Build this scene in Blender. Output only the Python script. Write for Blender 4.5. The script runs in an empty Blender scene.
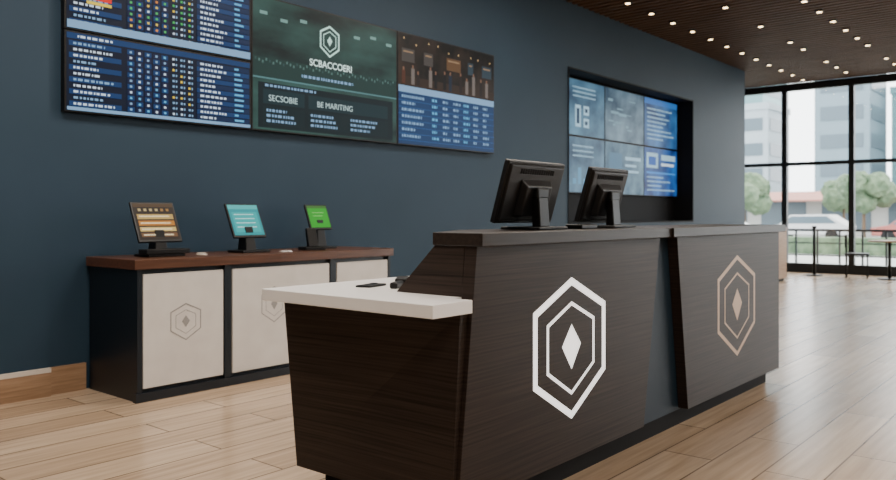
import bpy, bmesh, math, random
from mathutils import Vector, Matrix
random.seed(4)
S=bpy.context.scene
C=S.collection
# ---------------- materials ----------------
_m={}
def mat(name,col,rough=0.5,metal=0.0,emit=None,es=1.0,spec=0.5):
    if name in _m: return _m[name]
    m=bpy.data.materials.new(name); m.use_nodes=True
    b=m.node_tree.nodes['Principled BSDF']
    b.inputs['Base Color'].default_value=(*col,1)
    b.inputs['Roughness'].default_value=rough
    b.inputs['Metallic'].default_value=metal
    b.inputs['Specular IOR Level'].default_value=spec
    if emit:
        b.inputs['Emission Color'].default_value=(*emit,1)
        b.inputs['Emission Strength'].default_value=es
    _m[name]=m; return m
def em(col,s=1.0):
    n='screen_ink_%03d%03d%03d_%d'%(int(col[0]*999),int(col[1]*999),int(col[2]*999),int(s*10))
    if n in _m: return _m[n]
    m=mat(n,(0.003,0.003,0.003),0.45,0,col,s,spec=.15)
    m.cycles.emission_sampling='NONE'
    return m
def noise_mat(name,c1,c2,scale,rough=0.5,detail=6,p0=0.3,p1=0.7,emit=0,bump=0,spec=0.5,coord='Object',r2=None):
    if name in _m: return _m[name]
    m=bpy.data.materials.new(name); m.use_nodes=True
    nt=m.node_tree; N=nt.nodes; L=nt.links; b=N['Principled BSDF']
    tc=N.new('ShaderNodeTexCoord'); mp=N.new('ShaderNodeMapping'); mp.inputs['Scale'].default_value=scale
    nz=N.new('ShaderNodeTexNoise'); nz.inputs['Scale'].default_value=1; nz.inputs['Detail'].default_value=detail
    r=N.new('ShaderNodeValToRGB'); r.color_ramp.elements[0].position=p0; r.color_ramp.elements[1].position=p1
    r.color_ramp.elements[0].color=(*c1,1); r.color_ramp.elements[1].color=(*c2,1)
    L.new(tc.outputs[coord],mp.inputs['Vector']); L.new(mp.outputs[0],nz.inputs['Vector']); L.new(nz.outputs['Fac'],r.inputs[0])
    if emit:
        b.inputs['Base Color'].default_value=(0.004,0.004,0.004,1); spec=.15
        L.new(r.outputs[0],b.inputs['Emission Color']); b.inputs['Emission Strength'].default_value=emit
        m.cycles.emission_sampling='NONE'
    else:
        L.new(r.outputs[0],b.inputs['Base Color'])
    b.inputs['Roughness'].default_value=rough; b.inputs['Specular IOR Level'].default_value=spec
    if bump:
        bp=N.new('ShaderNodeBump'); bp.inputs['Strength'].default_value=bump; bp.inputs['Distance'].default_value=0.002
        L.new(nz.outputs['Fac'],bp.inputs['Height']); L.new(bp.outputs[0],b.inputs['Normal'])
    _m[name]=m; return m

WENGE=noise_mat('wenge_wood',(0.010,0.0066,0.0053),(0.042,0.028,0.022),(1.6,1.6,110),0.48,8,0.30,0.76,bump=0.2,spec=.22)
WENGE_TOP=noise_mat('wenge_top',(0.010,0.007,0.0055),(0.028,0.019,0.015),(2,60,60),0.42,6,spec=.3)
KTOP=noise_mat('walnut_top',(0.05,0.019,0.010),(0.11,0.046,0.024),(3,50,50),0.35,6)
NAVYC=mat('navy_laminate',(0.008,0.020,0.034),0.5,spec=.25)
NAVYK=mat('navy_cabinet',(0.004,0.008,0.014),0.4)
WHITE=mat('white_solid_surface',(0.88,0.87,0.87),0.3)
DOORM=noise_mat('pale_door_laminate',(0.56,0.53,0.50),(0.62,0.59,0.56),(6,6,6),0.5,3)
BLACK=mat('black_plastic',(0.005,0.005,0.0055),0.4,spec=.3)
BLACKM=mat('black_matte',(0.004,0.004,0.005),0.7,spec=.2)
FRAME=mat('dark_metal_frame',(0.012,0.014,0.017),0.4,0.3)
WALLB=noise_mat('navy_wall_paint',(0.014,0.035,0.060),(0.017,0.040,0.067),(1.2,1.2,1.2),0.6,4,spec=0.3)
OAKT=noise_mat('oak_trim',(0.24,0.14,0.075),(0.36,0.23,0.14),(4,4,60),0.5,5)
PALE=mat('pale_trim',(0.62,0.56,0.5),0.5)
OFFW=mat('warm_white_wall',(0.45,0.42,0.38),0.8)
CEIL=mat('ceiling_dark',(0.010,0.007,0.006),0.8)
SLAT=noise_mat('slat_wood',(0.065,0.037,0.022),(0.12,0.07,0.043),(30,2,30),0.6,4,spec=.2)
GREYM=mat('mark_grey',(0.27,0.26,0.25),0.5)
WHITEM=mat('mark_white_glow',(0.95,0.95,0.95),0.4,0,(1,1,1),1.1)  # emission brightens the white of the emblem; it is no lamp
TANM=mat('mark_tan',(0.52,0.35,0.22),0.4)

# ---------------- mesh helpers ----------------
def obj(name,me,m=None,parent=None):
    o=bpy.data.objects.new(name,me); C.objects.link(o)
    if m: me.materials.append(m)
    if parent: o.parent=parent
    return o
def empty(name,loc=(0,0,0),rz=0):
    e=bpy.data.objects.new(name,None); C.objects.link(e); e.location=loc; e.rotation_euler=(0,0,rz); e.empty_display_size=.1
    return e
def bev(o,w,seg=2):
    if w:
        b=o.modifiers.new('bevel','BEVEL'); b.width=w; b.segments=seg; b.limit_method='ANGLE'
        for p in o.data.polygons: p.use_smooth=False
    return o
def addbox(V,F,x0,x1,y0,y1,z0,z1):
    n=len(V)
    V+= [(x0,y0,z0),(x1,y0,z0),(x1,y1,z0),(x0,y1,z0),(x0,y0,z1),(x1,y0,z1),(x1,y1,z1),(x0,y1,z1)]
    F+= [(n,n+3,n+2,n+1),(n+4,n+5,n+6,n+7),(n,n+1,n+5,n+4),(n+1,n+2,n+6,n+5),(n+2,n+3,n+7,n+6),(n+3,n,n+4,n+7)]
def boxes(name,lst,m,parent=None,bevel=0):
    V=[];F=[]
    for b in lst: addbox(V,F,*b)
    me=bpy.data.meshes.new(name); me.from_pydata(V,[],F); me.update()
    return bev(obj(name,me,m,parent),bevel)
def box(name,x0,x1,y0,y1,z0,z1,m,parent=None,bevel=0): return boxes(name,[(x0,x1,y0,y1,z0,z1)],m,parent,bevel)
def hexa(name,vs,m,parent=None,bevel=0):
    me=bpy.data.meshes.new(name)
    me.from_pydata(vs,[],[(0,3,2,1),(4,5,6,7),(0,1,5,4),(1,2,6,5),(2,3,7,6),(3,0,4,7)]); me.update()
    return bev(obj(name,me,m,parent),bevel)
def prism(name,pts,a,b,axis,m,parent=None,bevel=0):
    def P(p,t):
        return (p[0],t,p[1]) if axis=='y' else (p[0],p[1],t) if axis=='z' else (t,p[0],p[1])
    n=len(pts); V=[P(p,a) for p in pts]+[P(p,b) for p in pts]
    F=[tuple(range(n)),tuple(range(2*n-1,n-1,-1))]+[(i,i+n,(i+1)%n+n,(i+1)%n) for i in range(n)]
    me=bpy.data.meshes.new(name); me.from_pydata(V,[],F)
    bm=bmesh.new(); bm.from_mesh(me); bmesh.ops.recalc_face_normals(bm,faces=bm.faces); bm.to_mesh(me); bm.free()
    return bev(obj(name,me,m,parent),bevel)
def cyl(name,loc,r,h,m,parent=None,seg=24,r2=None,axis='z'):
    bm=bmesh.new(); bmesh.ops.create_cone(bm,cap_ends=True,segments=seg,radius1=r,radius2=r if r2 is None else r2,depth=h)
    if axis=='x': bmesh.ops.rotate(bm,verts=bm.verts,matrix=Matrix.Rotation(math.pi/2,3,'Y'))
    if axis=='y': bmesh.ops.rotate(bm,verts=bm.verts,matrix=Matrix.Rotation(math.pi/2,3,'X'))
    me=bpy.data.meshes.new(name); bm.to_mesh(me); bm.free()
    o=obj(name,me,m,parent); o.location=loc
    for p in me.polygons: p.use_smooth=len(p.vertices)==4
    return o
def rects(name,x0,x1,z0,z1,y,L,parent,face=-1):
    """flat printed/lit areas on a screen facing -Y. L: (u0,v0,u1,v1,material) v from top"""
    V=[];F=[];mi=[];ms=[]
    w=x1-x0;h=z1-z0
    for i,(a,b,c,d,m) in enumerate(L):
        n=len(V); yy=y-0.0004*(1 if i else 0)-0.00002*i
        V+=[(x0+a*w,yy,z1-d*h),(x0+c*w,yy,z1-d*h),(x0+c*w,yy,z1-b*h),(x0+a*w,yy,z1-b*h)]
        F.append((n,n+1,n+2,n+3))
        if m not in ms: ms.append(m)
        mi.append(ms.index(m))
    me=bpy.data.meshes.new(name); me.from_pydata(V,[],F)
    for m in ms: me.materials.append(m)
    for p,i in zip(me.polygons,mi): p.material_index=i
    o=obj(name,me,None,parent); return o
def text(name,s,size,loc,m,parent=None,rot=(math.pi/2,0,0),sx=1.0,bold=0.0):
    cu=bpy.data.curves.new(name,'FONT'); cu.body=s; cu.size=size; cu.align_x='CENTER'; cu.align_y='CENTER'; cu.extrude=0.0002; cu.offset=bold
    cu.materials.append(m)
    o=bpy.data.objects.new(name,cu); C.objects.link(o); o.location=loc; o.rotation_euler=rot; o.scale=(sx,1,1)
    if parent: o.parent=parent
    return o
def mark(name,cx,cz,y,w,h,m,parent,thick=0.10,solid=True):
    """plain stand-in emblem: two nested elongated hexagon outlines round a solid diamond"""
    V=[];F=[]
    def hexpts(s,o=0): return [(0,h/2*s),(w/2*s,h*.29*s),(w/2*s,-h*.22*s),(0,-h/2*s),(-w/2*s,-h*.22*s),(-w/2*s,h*.29*s)]
    def ring(s1,s2):
        n=len(V); a=hexpts(s1); b=hexpts(s2)
        for p in a+b: V.append((cx+p[0],y,cz+p[1]))
        for i in range(6): F.append((n+i,n+(i+1)%6,n+6+(i+1)%6,n+6+i))
    ring(1,1-thick); ring(.66,.66-thick*.5)
    if solid:
        n=len(V)
        for p in [(0,.17*h),(.13*w,0.02*h),(0,-.15*h),(-.13*w,0.02*h)]: V.append((cx+p[0],y,cz+p[1]))
        F.append((n,n+1,n+2,n+3))
    me=bpy.data.meshes.new(name); me.from_pydata(V,[],F)
    return obj(name,me,m,parent)

# ---------------- room shell ----------------
fm=bpy.data.materials.new('oak_plank_floor'); fm.use_nodes=True
nt=fm.node_tree;N=nt.nodes;L=nt.links;b=N['Principled BSDF']
tc=N.new('ShaderNodeTexCoord')
br=N.new('ShaderNodeTexBrick'); br.inputs['Scale'].default_value=1; br.offset=.37
br.inputs['Brick Width'].default_value=1.5; br.inputs['Row Height'].default_value=.26
br.inputs['Mortar Size'].default_value=.005; br.inputs['Mortar Smooth'].default_value=.3; br.inputs['Bias'].default_value=0
br.inputs['Color1'].default_value=(.38,.270,.180,1); br.inputs['Color2'].default_value=(.55,.42,.30,1); br.inputs['Mortar'].default_value=(.17,.115,.075,1)
L.new(tc.outputs['Object'],br.inputs['Vector'])
mp=N.new('ShaderNodeMapping'); mp.inputs['Scale'].default_value=(1.5,26,1)
nz=N.new('ShaderNodeTexNoise'); nz.inputs['Scale'].default_value=1; nz.inputs['Detail'].default_value=7
L.new(tc.outputs['Object'],mp.inputs[0]); L.new(mp.outputs[0],nz.inputs['Vector'])
r=N.new('ShaderNodeValToRGB'); r.color_ramp.elements[0].position=.3; r.color_ramp.elements[1].position=.7
r.color_ramp.elements[0].color=(.74,.72,.69,1); r.color_ramp.elements[1].color=(1.08,1.08,1.08,1)
L.new(nz.outputs['Fac'],r.inputs[0])
mx=N.new('ShaderNodeMix'); mx.data_type='RGBA'; mx.blend_type='MULTIPLY'; mx.inputs[0].default_value=1
L.new(br.outputs['Color'],mx.inputs[6]); L.new(r.outputs[0],mx.inputs[7]); L.new(mx.outputs[2],b.inputs['Base Color'])
b.inputs['Roughness'].default_value=.24
bp=N.new('ShaderNodeBump'); bp.inputs['Strength'].default_value=.3; bp.inputs['Distance'].default_value=.002
L.new(br.outputs['Fac'],bp.inputs['Height']); bp.invert=True; L.new(bp.outputs[0],b.inputs['Normal'])
box('floor',-5,18.3,-9,8.2,-.2,0,fm)
box('ceiling',-5,18.3,-9,8.2,4.26,4.4,CEIL)
sl=[]
x=-4.9
while x<18.15:
    sl.append((x,x+.07,-8.9,5.655 if x<15.95 else 8.1,4.14,4.255)); x+=.15
boxes('ceiling_slats',sl,SLAT)
RX0,RX1,RZ0,RZ1=9.25,13.43,1.13,3.27
boxes('wall_back',[(-5,2.40,5.63,6.1,0,4.26),(2.40,RX0,5.66,6.1,0,4.26),(RX1,16,5.66,6.1,0,4.26),(RX0,RX1,5.66,6.1,RZ1,4.26),(RX0,RX1,5.66,6.1,0,RZ0),(15.6,16,6.1,8.2,0,4.26)],WALLB)
box('wall_north',15.6,18.3,8.1,8.3,0,4.26,OFFW)
box('wall_west',-5.2,-5,-9,6.1,0,4.26,OFFW)
box('wall_south',-5.2,18.3,-9.2,-9,0,4.26,OFFW)
boxes('baseboard_back',[(2.40,2.66,5.635,5.66,0,.19),(5.12,14.0,5.635,5.66,0,.12)],OAKT)
boxes('baseboard_left',[(-5,2.40,5.60,5.63,0,.165)],OAKT)
box('trim_1',-5,2.40,5.598,5.63,.165,.195,PALE)
gl=bpy.data.materials.new('window_glass'); gl.use_nodes=True
nt=gl.node_tree; nt.nodes.clear()
o=nt.nodes.new('ShaderNodeOutputMaterial'); t=nt.nodes.new('ShaderNodeBsdfTransparent'); g=nt.nodes.new('ShaderNodeBsdfGlossy'); g.inputs['Roughness'].default_value=.02
mixs=nt.nodes.new('ShaderNodeMixShader'); mixs.inputs[0].default_value=.04
t.inputs[0].default_value=(.97,.98,.98,1)
nt.links.new(t.outputs[0],mixs.inputs[1]); nt.links.new(g.outputs[0],mixs.inputs[2]); nt.links.new(mixs.outputs[0],o.inputs[0])
XW=18.2
ks=[8.1]+[6.91-1.355*k for k in range(0,12)]+[-9]
for i in range(len(ks)-1):
    y1,y0=ks[i],ks[i+1]
    e=empty('window_%d'%(i+1),(XW,(y0+y1)/2,0))
    h=(y1-y0)/2
    boxes('frame',[(-.06,.06,-h,-h+.055,0,4.14),(-.06,.06,h-.055,h,0,4.14),(-.06,.06,-h+.055,h-.055,0,.20),(-.06,.06,-h+.055,h-.055,2.33,2.41),(-.06,.06,-h+.055,h-.055,3.98,4.14)],FRAME,e)
    box('glass',-.006,.006,-h+.055,h-.055,.20,3.98,gl,e)

# ---------------- wall screens ----------------
W=em((.70,.82,.95),1.1); CY=em((.12,.50,.85),1.0); BL=em((.008,.05,.17),.9); DB=em((.002,.008,.026),1.0); MB=em((.02,.12,.36),1.0)
YE=em((.9,.65,.06),1.1); RD=em((.85,.02,.01),1.1); GR=em((.05,.55,.12),1.0); OR=em((.9,.30,.03),1.0); LT=em((.25,.45,.70),1.0)
ALT=em((.014,.02,.07),.8); BL2=em((.005,.022,.075),1)
def screen(name,x0,x1,z0,z1,y,L,t=.06,bezel=.014):
    e=empty(name,((x0+x1)/2,y,(z0+z1)/2)); cx,cy,cz=e.location
    box('housing',x0-cx,x1-cx,.0,t,z0-cz,z1-cz,BLACK,e,.004)
    rects('display',x0-cx+bezel,x1-cx-bezel,z0-cz+bezel,z1-cz-bezel,-.002,L,e)
    return e
def rowtext(L,u0,u1,v,h,m,n=None):
    u=u0
    while u<u1-.004:
        w=random.uniform(.008,.03); w=min(w,u1-u)
        L.append((u,v,u+w*.82,v+h,m)); u+=w+.004
def table(dark=False,top=False):
    L=[(0,0,1,1,DB)]
    L.append((0.0,0.0,1,.075,BL)); rowtext(L,.05,.22,.025,.03,W)
    rows=11
    for i in range(rows):
        v=.10+i*.078
        if i%2==0: L.append((.01,v,.26,v+.066,BL))
        rowtext(L,.03,.03+random.uniform(.10,.2),v+.018,.030,W if i%3 else LT)
        for c in range(5):
            cu=.29+c*.045
            L.append((cu,v,cu+.036,v+.066,ALT if (i+c)%2 else BL))
            L.append((cu+.012,v+.018,cu+.024,v+.048,random.choice([W,LT,CY,LT] if not top else [YE,GR,W,GR,OR])))
        for c in range(3):
            cu=.53+c*.045
            L.append((cu,v+.016,cu+.012,v+.046,random.choice([YE,LT,W,LT] if not top else [GR,GR,YE,W]))); L.append((cu+.018,v+.016,cu+.026,v+.046,LT))
        L.append((.67,v,.995,v+.066,BL if i%2 else BL2))
        rowtext(L,.69,.69+random.uniform(.08,.17),v+.016,.032,W)
        L.append((.90,v+.016,.90+random.uniform(.02,.06),v+.046,CY))
    L.append((0,.955,1,1,LT))
    return L
Lt=table(top=True)
Lt+=[(.09,.30,.21,.40,RD),(.09,.42,.21,.50,YE),(.09,.12,.21,.28,OR),(.09,.52,.21,.60,RD),(.09,.62,.21,.66,YE),(0,.90,1,.97,LT)]
screen('wall_screen',2.49,4.05,2.555,3.14,5.60,Lt)
screen('wall_screen',2.49,4.05,1.975,2.55,5.60,table())
TEAL=noise_mat('teal_display',(.001,.010,.012),(.045,.14,.12),(1.0,1,2.8),.4,5,.36,.80,emit=1.0)
T1=em((.006,.03,.04),.9);T2=em((.002,.016,.022),.9)
L2=[(0,0,1,1,TEAL),(0,.60,1,.612,em((.12,.3,.32),.8)),(.03,.64,.97,.985,em((.001,.012,.018),.9)),(.06,.69,.32,.80,T1),(.06,.82,.32,.96,T2),
    (.345,.69,.93,.80,T1),(.345,.82,.93,.96,T2)]
L2.append((0,.45,1,.60,em((.012,.045,.042),.9)))
for i in range(46):      # distant stands and floodlights of the arena picture
    a=.01+i*.0213; L2.append((a,.455+.01*(i%3),a+.010,.475+.01*(i%3),em(((.10,.22,.20) if i%4 else (.03,.09,.09)),.8)))
for i in range(8):
    a=.04+i*.125
    if .35<a<.6: continue
    L2.append((a,.10+.03*(i%2),a+.045,.125+.03*(i%2),em((.22,.42,.38),.9)))
rowtext(L2,.30,.66,.535,.022,LT)
for a,b_ in ((.08,.3),(.36,.60),(.64,.90)):
    for v in (.84,.88,.92): rowtext(L2,a,a+(b_-a)*random.uniform(.5,.95),v,.020,LT)
rowtext(L2,.07,.4,.652,.018,LT)
e=screen('wall_screen',4.055,5.84,1.975,3.14,5.60,L2)
text('title','SCBACCOERI',.088,(0,-.007,.085),em((.75,.95,.9),1.3),e,bold=.0015)
text('label_a','SECSOBIE',.075,(-.56,-.007,-.292),em((.6,.8,.8),1.1),e)
text('label_b','BE MARITING',.075,(.05,-.007,-.292),em((.6,.8,.8),1.1),e)
mark('emblem',-.02,.31,-.007,.24,.30,em((.6,.9,.8),1.2),e,.14)
# right: dim interior picture above, odds table below
WARM=noise_mat('interior_picture',(.002,.0015,.002),(.040,.024,.016),(3.2,1,2.6),.4,3,.42,.75,emit=1)
L3=[(0,0,1,1,DB),(.0,.0,1,.47,WARM)]
L3.append((0,.38,1,.47,em((.035,.019,.012),.9)))
for i in range(9):
    a=.05+i*.11+random.uniform(-.02,.02); v=.03+random.uniform(0,.05)
    L3.append((a,v,a+.009,v+.016,em((.9,.6,.28),1)))
for (a,b_) in ((.03,.15),(.24,.33),(.47,.62),(.70,.76),(.86,.97)):
    L3.append((a,.13,b_,.25,em(random.choice([(.07,.06,.055),(.14,.07,.03),(.03,.055,.075)]),.9)))
    L3.append((a+.015,.15,b_-.015,.165,em((.35,.22,.12),.9)))
for i in range(12):
    a=.03+i*.08+random.uniform(-.025,.025); hh=random.uniform(.09,.14); t0=.45-hh-random.uniform(0,.05)
    c=random.choice([(.006,.005,.008),(.02,.012,.012),(.10,.03,.015),(.012,.024,.05),(.22,.18,.16),(.006,.006,.007)])
    L3.append((a,t0,a+.032,.45,em(c,.8)))
    L3.append((a+.008,t0-.03,a+.023,t0,em((.26,.13,.08),.8)))
L3+=[(0,.47,1,.53,LT),(0,.53,1,1,em((.006,.04,.13),1))]
for i in range(7):
    v=.555+i*.06
    L3.append((.0,v+.048,1,v+.052,MB))
    rowtext(L3,.03,.03+random.uniform(.12,.22),v,.024,LT)
    for c in range(6):
        rowtext(L3,.32+c*.11,.32+c*.11+random.uniform(.04,.08),v,.024,LT if c%3 else CY)
screen('wall_screen',5.845,7.50,1.975,3.14,5.60,L3)
# ---------------- recessed video wall ----------------
boxes('video_wall_recess',[(RX0,RX1,6.0,6.08,RZ0,RZ1),(RX0,RX0+.02,5.65,6.0,RZ0,RZ1),(RX1-.02,RX1,5.65,6.0,RZ0,RZ1),(RX0+.02,RX1-.02,5.65,6.0,RZ1-.02,RZ1),(RX0+.02,RX1-.02,5.65,6.0,RZ0,RZ0+.02)],BLACKM)
pal=[((.006,.045,.11),(.12,.32,.48)),((.010,.05,.10),(.22,.36,.46)),((.004,.03,.13),(.06,.24,.58)),((.012,.06,.13),(.14,.30,.44)),((.02,.09,.17),(.20,.38,.50)),((.002,.02,.14),(.03,.20,.66))]
xs=[9.42,10.76,12.08,13.38]; k=0
HI=em((.42,.68,.85),1.0)
for r_,(z0,z1) in enumerate(((2.40,3.22),(1.57,2.39))):
    for c in range(3):
        m=noise_mat('video_wall_image_%d'%k,pal[k][0],pal[k][1],(1.6+k*.3,1,1.9+k*.2),.4,5,.36,.68,emit=.85)
        L=[(0,0,1,1,m)]
        dk_=em(tuple(q*.8 for q in pal[k][0]),1)
        if k==0:
            L+=[(.35,.45,.47,.85,HI),(.38,.51,.44,.79,dk_),(.53,.45,.65,.62,HI),(.53,.68,.65,.85,HI),(.56,.50,.62,.57,dk_),(.56,.73,.62,.80,dk_)]
            for j in range(3): rowtext(L,.3,.8,.12+j*.08,.025,HI)
        if k==1:
            for j in range(12):
                a=random.uniform(.05,.75);b_=random.uniform(.1,.8); L.append((a,b_,a+random.uniform(.06,.2),b_+random.uniform(.01,.06),em((.22,.40,.50),.9)))
        if k==2:
            L.append((0,0,1,.12,em((.03,.16,.5),1)))
            for j in range(8): rowtext(L,.08,random.uniform(.5,.92),.2+j*.09,.032,HI)
        if k==3:
            for j in range(5): L.append((.3+j*.11,.75-.1*((j*2)%4),.37+j*.11,.85,em((.12,.35,.55),1)))
            for j in range(3): rowtext(L,.3,.75,.14+j*.09,.03,HI)
        if k==4:
            L+=[(.1,.2,.42,.7,em((.08,.2,.32),1)),(.5,.25,.92,.32,HI),(.5,.4,.8,.45,HI),(.5,.52,.86,.57,HI)]
        if k==5:
            L+=[(.06,.10,.40,.42,HI),(.12,.18,.34,.36,em((.02,.12,.5),1)),(.5,.12,.94,.24,HI),(.5,.3,.9,.36,W),(.06,.5,.94,.54,em((.05,.3,.8),1))]
            for j in range(4): rowtext(L,.08,random.uniform(.5,.92),.6+j*.09,.032,HI)
        screen('video_wall_display',xs[c],xs[c+1]-.01,z0,z1,5.93,L,.065,.012); k+=1

# ---------------- kiosk counter ----------------
kc=empty('kiosk_counter',(2.68,4.96,0)); ox,oy=2.68,4.96
def K(n,x0,x1,y0,y1,z0,z1,m,bvl=0): return box(n,x0-ox,x1-ox,y0-oy,y1-oy,z0,z1,m,kc,bvl)
K('carcass',2.68,5.08,4.985,5.625,.0,.885,NAVYK)
K('plinth',2.665,5.09,4.945,4.985,.0,.06,NAVYK)
K('worktop',2.655,5.11,4.94,5.632,.885,.952,KTOP,.004)
for (a,b_) in ((2.68,2.715),(3.355,3.41),(4.375,4.435),(5.055,5.08)):
    K('frame_post',a,b_,4.955,4.985,.06,.885,NAVYK)
for i,(a,b_) in enumerate(((2.723,3.345),(3.425,4.362),(4.448,5.046))):
    K('door_panel_%d'%(i+1),a,b_,4.957,4.984,.085,.852,DOORM,.003)
mark('emblem_a',3.04-ox,.505,-.0045,.24,.26,GREYM,kc,.07)
mark('emblem_b',3.80-ox,.56,-.0045,.24,.28,GREYM,kc,.07)

def terminal(loc,w,h,L,rz,tilt=24,wide_base=False,lift=.05):
    e=empty('touchscreen_terminal',loc,rz)
    p=empty('screen_pivot',(0,0,lift)); p.parent=e; p.rotation_euler=(math.radians(-tilt),0,0)
    box('tablet_body',-w/2,w/2,-.011,.011,0,h,BLACK,p,.006)
    rects('display',-w/2+.014,w/2-.014,.02,h-.014,-.0125,L,p)
    hexa('stand_neck',[(-.05,-.02,.015),(.05,-.02,.015),(.05,.10,.015),(-.05,.10,.015),(-.035,.015,lift+.09),(.035,.015,lift+.09),(.035,.085,lift+.09),(-.035,.085,lift+.09)],BLACK,e,.005)
    box('stand_base',-w*.42,w*.42,-.09,.12,0,.02,BLACK,e,.006)
    if wide_base: box('printer_tray',-w*.48,w*.52,-.10,.02,.0201,.055,BLACK,e,.006)
    return e
La=[(0,0,1,1,em((.02,.010,.006),.8)),(.0,.0,1,.10,em((.07,.035,.012),1)),(.05,.30,.95,.44,em((.60,.38,.10),1)),(.05,.48,.95,.62,em((.55,.20,.02),1)),(.05,.66,.95,.78,em((.75,.50,.15),1)),(.05,.82,.95,.93,em((.18,.08,.03),1))]
for v in (.34,.53,.70,.86): rowtext(La,.1,.85,v,.04,em((.95,.8,.5),1.3))
for i in range(6): La.append((.1+i*.14,.15,.17+i*.14,.22,em(random.choice([(.2,.1,.05),(.4,.2,.05),(.6,.45,.2)]),1)))
Lb=[(0,0,1,1,em((.01,.30,.33),1.1)),(0,0,1,.14,em((.05,.5,.5),1.1)),(.08,.24,.92,.9,em((.015,.42,.42),1.1))]
for v in (.3,.44,.58,.72): rowtext(Lb,.15,.8,v,.035,em((.6,.95,.9),1.2))
Lc=[(0,0,1,1,em((.02,.36,.02),1.1)),(0,0,1,.12,em((.05,.18,.03),1))]
rowtext(Lc,.2,.8,.3,.04,em((.3,.75,.2),1)); rowtext(Lc,.2,.7,.45,.04,em((.3,.75,.2),1))
terminal((3.02,5.25,.9525),.34,.32,La,0,26,True,.10)
terminal((3.79,5.25,.9525),.31,.30,Lb,0,26,False,.115)
terminal((4.64,5.38,.9525),.25,.24,Lc,0,22,False,.165)
pt=empty('payment_terminal',(4.37,5.18,.9525),-.2)
box('base',-.10,.09,-.07,.07,0,.03,BLACK,pt,.006)
hexa('handset',[(-.045,-.03,.03),(.045,-.03,.03),(.045,.02,.03),(-.045,.02,.03),(-.045,.02,.19),(.045,.02,.19),(.045,.05,.18),(-.045,.05,.18)],BLACK,pt,.006)
e=empty('coiled_cable',(3.32,5.2,.9525))
for i,r_ in enumerate((.04,.03)):
    me=bpy.data.meshes.new('loop'); V=[];F=[]
    for a in range(28):
        for c in range(6):
            A1=a/28*2*math.pi;A2=c/6*2*math.pi
            V.append(((r_+.004*math.cos(A2))*math.cos(A1),(r_+.004*math.cos(A2))*math.sin(A1),.004+.004*math.sin(A2)+.008*i))
    for a in range(28):
        for c in range(6): F.append((a*6+c,((a+1)%28)*6+c,((a+1)%28)*6+(c+1)%6,a*6+(c+1)%6))
    me.from_pydata(V,[],F); obj('loop_%d'%i,me,PALE,e)
pc=empty('receipt_stack',(4.04,5.12,.9525),.2)
for i in range(3): box('slip_%d'%i,-.05,.05,-.03,.03,.003*i,.003*i+.0025,WHITE,pc).rotation_euler=(0,0,i*.15)

# ---------------- reception desk ----------------
dk=empty('reception_desk',(4.2,2.4,0))
def off(o): o.location=(-4.2,-2.4,0); return o
def D(f,*a,**k): return off(f(*a,parent=dk,**k))
D(box,'toe_kick',2.44,6.05,1.985,2.80,0,.10,BLACKM)
D(box,'core',2.42,6.08,1.992,2.84,.10,.868,NAVYC)
D(hexa,'upstand',[(2.452,1.992,.921),(6.08,1.992,.921),(6.08,2.355,.921),(2.452,2.355,.921),(2.468,1.992,1.125),(6.08,1.992,1.125),(6.08,2.15,1.125),(2.468,2.15,1.125)],WENGE,bevel=.002)
D(box,'front_spine',3.85,4.6,1.965,1.992,.10,1.12,NAVYC)
D(prism,'transaction_top',[(2.46,1.895),(4.20,1.895),(4.20,1.88),(6.18,1.88),(6.18,2.42),(2.95,2.42),(2.46,2.155)],1.125,1.178,'z',WENGE_TOP,bevel=.003)
D(prism,'work_surface',[(2.17,1.90),(2.405,1.90),(2.405,1.995),(6.10,1.995),(6.10,2.92),(2.17,2.92)],.868,.92,'z',WHITE,bevel=.003)
D(hexa,'end_panel',[(2.335,1.95,.10),(2.42,1.95,.10),(2.42,2.86,.10),(2.32,2.86,.10),(2.39,1.95,.867),(2.45,1.95,.867),(2.45,2.92,.867),(2.285,2.91,.867)],WENGE,bevel=.002)
D(prism,'front_panel_a',[(2.35,.11),(3.93,.11),(4.128,1.124),(2.471,1.124)],1.93,1.99,'y',WENGE,bevel=.002)
D(prism,'front_panel_b',[(4.45,.11),(6.10,.11),(6.10,1.124),(4.298,1.124)],1.905,1.99,'y',WENGE,bevel=.002)
D(box,'right_end_panel',6.08,6.10,1.995,2.86,.10,.868,WENGE)
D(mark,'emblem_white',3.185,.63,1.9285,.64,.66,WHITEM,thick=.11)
D(mark,'emblem_tan',5.24,.65,1.9035,.68,.67,TANM,thick=.09)

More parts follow.
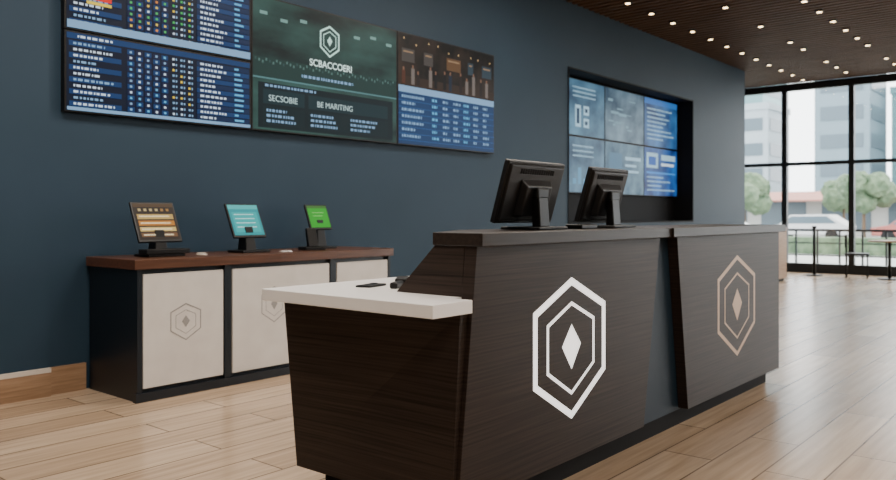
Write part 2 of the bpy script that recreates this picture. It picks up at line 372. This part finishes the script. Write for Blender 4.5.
def monitor(loc,rz,w=.47,h=.325):
    e=empty('desktop_monitor',loc,rz)
    p=empty('head',(0,.03,.03)); p.parent=e; p.rotation_euler=(math.radians(17),0,0)
    box('bezel',-w/2,w/2,0,.028,0,h,BLACK,p,.006)
    hexa('rear_shell',[(-w/2+.02,-.012,.02),(w/2-.02,-.012,.02),(w/2-.01,.0,.012),(-w/2+.01,.0,.012),(-w/2+.02,-.012,h-.02),(w/2-.02,-.012,h-.02),(w/2-.01,.0,h-.012),(-w/2+.01,.0,h-.012)],BLACK,p,.004)
    hexa('rear_bulge',[(-.11,-.045,.05),(.11,-.045,.05),(.13,-.012,.04),(-.13,-.012,.04),(-.11,-.045,.20),(.11,-.045,.20),(.13,-.012,.23),(-.13,-.012,.23)],BLACK,p,.006)
    boxes('vents',[(-.15+i*.02,-.14+i*.02,-.0145,-.012,h-.06,h-.035) for i in range(15)],BLACKM,p)
    box('display',-w/2+.012,w/2-.012,.028,.0295,.014,h-.012,em((.15,.25,.35),.6),p)
    hexa('neck',[(-.045,-.10,.012),(.045,-.10,.012),(.045,-.05,.012),(-.045,-.05,.012),(-.04,-.085,.20),(.04,-.085,.20),(.04,-.055,.20),(-.04,-.055,.20)],BLACK,e,.006)
    box('hinge',-.05,.05,-.09,-.02,.15,.205,BLACK,e,.01)
    box('base',-.13,.13,-.15,.08,0,.014,BLACK,e,.005)
    return e
monitor((3.28,2.235,1.179),0,.50,.315)
monitor((4.02,2.235,1.179),.0,.43,.315)
cr=empty('card_reader',(3.60,2.12,1.179))
box('base',-.08,.08,-.05,.05,0,.022,BLACK,cr,.005); box('slot',-.06,.06,-.02,-.012,.022,.026,BLACKM,cr)
sc=empty('barcode_scanner',(2.62,2.50,.9205),.5)
box('handle',-.10,.03,-.018,.018,0,.028,BLACK,sc,.008)
hexa('head',[(.02,-.03,0),(.09,-.035,0),(.09,.035,0),(.02,.03,0),(.02,-.025,.035),(.085,-.03,.045),(.085,.03,.045),(.02,.025,.035)],BLACK,sc,.006)
ph=empty('smartphone',(2.56,2.62,.9205),.25)
box('body',-.075,.075,-.038,.038,0,.009,BLACK,ph,.003); box('camera_bump',.04,.065,.005,.03,.009,.011,BLACKM,ph)

# ---------------- small furniture towards windows ----------------
cab=empty('low_wood_cabinet',(15.0,5.15,0))
box('body',-.7,.6,-.42,.48,.06,.98,OAKT,cab,.004); box('top',-.72,.62,-.44,.48,.98,1.02,KTOP,cab,.003); box('plinth',-.66,.56,-.38,.45,0,.06,BLACKM,cab)
st=empty('stanchion_post',(17.3,4.70,0))
cyl('foot',(0,0,.012),.16,.024,BLACK,st); cyl('pole',(0,0,.5),.032,.96,BLACK,st); cyl('cap',(0,0,1.0),.045,.05,BLACK,st)
def chair(loc,rz,m):
    e=empty('cafe_chair',loc,rz)
    boxes('legs',[(-.2,-.175,-.2,-.175,0,.45),(.175,.2,-.2,-.175,0,.45),(-.2,-.175,.175,.2,0,.85),(.175,.2,.175,.2,0,.85)],BLACK,e)
    box('seat',-.22,.22,-.22,.22,.45,.49,m,e,.01); box('backrest',-.2,.2,.19,.215,.6,.86,m,e,.01)
def table_(loc):
    e=empty('cafe_table',loc); cyl('top',(0,0,.74),.38,.03,OAKT,e,32); cyl('post',(0,0,.37),.03,.71,BLACK,e); cyl('foot',(0,0,.012),.22,.024,BLACK,e)
table_((17.2,3.3,0)); chair((17.3,3.9,0),0.2,BLACK); chair((17.0,2.5,0),3.0,BLACK); table_((17.2,.8,0)); chair((17.2,1.5,0),.1,BLACK)

# ---------------- outside ----------------
GRD=noise_mat('paving_outside',(.30,.31,.30),(.42,.42,.40),(1,1,1),.9,4)
box('terrace_ground',18.31,140,-80,90,-.35,-.15,GRD)
LEAF=noise_mat('foliage',(.05,.09,.045),(.15,.21,.12),(3,3,3),.8,4)
BARK=mat('bark',(.12,.08,.05),.9)
def tree(x,y,s,k=0):
    e=empty('street_tree',(x,y,-.15))
    cyl('trunk',(0,0,1.3*s),.16*s,2.6*s,BARK,e,10,.09*s)
    bm=bmesh.new(); rr=random.Random(k)
    for i in range(9):
        v=Vector((rr.uniform(-1,1),rr.uniform(-1,1),rr.uniform(-.5,.9)))*1.1*s+Vector((0,0,3.4*s))
        bmesh.ops.create_icosphere(bm,subdivisions=3,radius=rr.uniform(.7,1.1)*s,matrix=Matrix.Translation(v))
    for v in bm.verts: v.co+=Vector((rr.uniform(-1,1),rr.uniform(-1,1),rr.uniform(-1,1)))*.09*s
    me=bpy.data.meshes.new('crown'); bm.to_mesh(me); bm.free(); obj('crown',me,LEAF,e)
for i,(x,y,s) in enumerate(((38,14,.66),(44,9.6,.7),(37,5.0,.5),(48,17,.75),(50,6,.65),(42,1.5,.6),(51,12.2,.7))): tree(x,y,s,i)
B1=mat('tower_glass_grey',(.17,.24,.28),.5); B2m=mat('tower_pale',(.36,.42,.46),.6); WB=mat('tower_windows',(.09,.13,.16),.3)
TEALG=mat('tower_teal',(.15,.29,.31),.4)
def tower(x,y,w,d,h,m,k):
    e=empty('office_tower',(x,y,-.15))
    box('shaft',-w/2,w/2,-d/2,d/2,0,h,m,e)
    fl=[]
    z=2.5
    while z<h-1.5:
        fl.append((-w/2-.06,-w/2,-d/2+.6,d/2-.6,z,z+1.5)); fl.append((-w/2+.6,w/2-.6,-d/2-.06,-d/2,z,z+1.5)); z+=3
    boxes('window_bands',fl,WB,e); box('parapet',-w/2-.15,w/2+.15,-d/2-.15,d/2+.15,h,h+.8,m,e)
tower(95,22.0,8,5.4,44,B1,0); tower(112,38,10,5,34,TEALG,1); tower(100,33.0,8,3.5,14,B2m,2); tower(105,16,10,6,15,TEALG,3); tower(100,8.5,10,7,24,B2m,4); tower(85,3.0,8,4,18,B1,5)
sp=empty('street_pavilion',(60,14,-.15))
box('walls',-3,3,-16,16,0,3.0,mat('pavilion_wall',(.5,.5,.48),.7),sp)
prism('awning',[(-5,2.4),(-3,3.0),(-3,2.85),(-5,2.3)],-15,15,'y',mat('awning_red',(.36,.16,.12),.6),sp)
boxes('shopfront',[(-3.05,-3,-14+i*4,-11+i*4,.4,2.3) for i in range(7)],WB,sp)
box('hedge',30,31,-4,20,-.15,.45,LEAF)
rl=empty('terrace_railing',(20.6,3,-.15))
boxes('bars',[(-.02,.02,-8+i*.5,-7.96+i*.5,0,1.0) for i in range(36)],FRAME,rl)
boxes('rails',[(-.035,.035,-8.05,10,1.0,1.06,),(-.015,.015,-8.05,10,.7,.73),(-.015,.015,-8.05,10,.4,.43)],FRAME,rl)
def car(x,y,col,rz=math.pi/2):
    e=empty('parked_car',(x,y,-.15),rz); m=mat('car_%.2f%.2f'%(col[0],col[1]),col,.3)
    prism('body',[(-2.1,.35),(2.1,.35),(2.15,.75),(1.3,.9),(.7,1.4),(-1.2,1.42),(-1.9,.95),(-2.15,.85)],-.85,.85,'y',m,e,.05)
    prism('glazing',[(1.15,.93),(.66,1.33),(-1.1,1.34),(-1.6,.96)],-.86,.86,'y',WB,e)
    for sx in (-1.35,1.35):
        for sy in (-.78,.78): cyl('wheel',(sx,sy,.32),.32,.2,BLACK,e,20,axis='y')
car(45,12.5,(.6,.6,.6)); car(45,7.2,(.40,.12,.10)); car(45,18,(.7,.7,.7))

# ---------------- ceiling spots & added fill panels ----------------
V=[];F=[]
def disc(V,F,cx,cy,z,r,n=12):
    k=len(V)
    for i in range(n): V.append((cx+r*math.cos(2*math.pi*i/n),cy+r*math.sin(2*math.pi*i/n),z))
    F.append(tuple(range(k+n-1,k-1,-1)))
hV=[];hF=[]
rs=random.Random(11)
def spots():
    for j in range(5):
        y=5.03-.93*j
        for i in range(20):
            x=4.0+.72*i+(.35 if j%2 else 0)
            if x>17.7: continue
            if j>0 and rs.random()<.3: continue
            yield x,y
for x,y in spots():
    disc(V,F,x,y,4.117,.034)
    addbox(hV,hF,x-.05,x+.05,y-.05,y+.05,4.12,4.25)
e=empty('ceiling_spotlights',(0,0,0))
me=bpy.data.meshes.new('lenses'); me.from_pydata(V,[],F)
sm=mat('spot_lens',(.8,.8,.8),.4,0,(1,.70,.38),14); sm.cycles.emission_sampling='NONE'; obj('lenses',me,sm,e)
me=bpy.data.meshes.new('housings'); me.from_pydata(hV,[],hF); obj('housings',me,BLACK,e)
PM=mat('fill_diffuser',(.9,.9,.9),.5,0,(1,.93,.85),3); PM.cycles.emission_sampling='NONE'
def fill_panel(x,y,w,d,p,col=(1,.88,.75)):  # unseen fill lights, added to brighten room and desk front, shaped as fixtures
    e=empty('added_fill_panel',(x,y,4.10))
    box('diffuser',-w/2,w/2,-d/2,d/2,0,.02,PM,e)
    boxes('rim',[(-w/2-.03,-w/2,-d/2-.03,d/2+.03,-.005,.04),(w/2,w/2+.03,-d/2-.03,d/2+.03,-.005,.04),(-w/2,w/2,-d/2-.03,-d/2,-.005,.04),(-w/2,w/2,d/2,d/2+.03,-.005,.04)],BLACK,e)
    l=bpy.data.lights.new('fill_lamp','AREA'); l.shape='RECTANGLE'; l.size=w; l.size_y=d; l.energy=p; l.color=col
    o=bpy.data.objects.new('lamp',l); C.objects.link(o); o.parent=e; o.location=(0,0,-.03)
for (x,y,p) in ((1.5,3.4,135),(4.6,3.6,95),(7.4,3.6,65),(0,-1.0,95),(4.5,-1.2,90),(9,-1.5,110),(13.5,-1.5,150),(0,-5,65),(6,-5,80),(12,-5,100)):
    fill_panel(x,y,1.6,1.2,p)
w=bpy.data.worlds.new('World'); S.world=w; w.use_nodes=True
nt=w.node_tree; bg=nt.nodes['Background']
bg.inputs[0].default_value=(.95,.98,1,1); bg.inputs[1].default_value=7.0
sn=bpy.data.lights.new('sun','SUN'); sn.energy=5; sn.angle=.5; sn.color=(1,.90,.78)
o=bpy.data.objects.new('sun',sn); C.objects.link(o); o.location=(40,-15,30)
o.rotation_euler=Vector((-.75,.25,-.55)).to_track_quat('-Z','Y').to_euler()

# ---------------- camera ----------------
cd=bpy.data.cameras.new('camera'); cam=bpy.data.objects.new('camera',cd); C.objects.link(cam)
cam.location=(0,0,1.25); cam.rotation_euler=(math.pi/2,0,math.radians(40.1-90))
cd.sensor_width=36; cd.lens=31.7; cd.shift_y=-25/896
cd.dof.use_dof=True; cd.dof.focus_distance=3.7; cd.dof.aperture_fstop=2.8
cd.clip_end=400
S.camera=cam
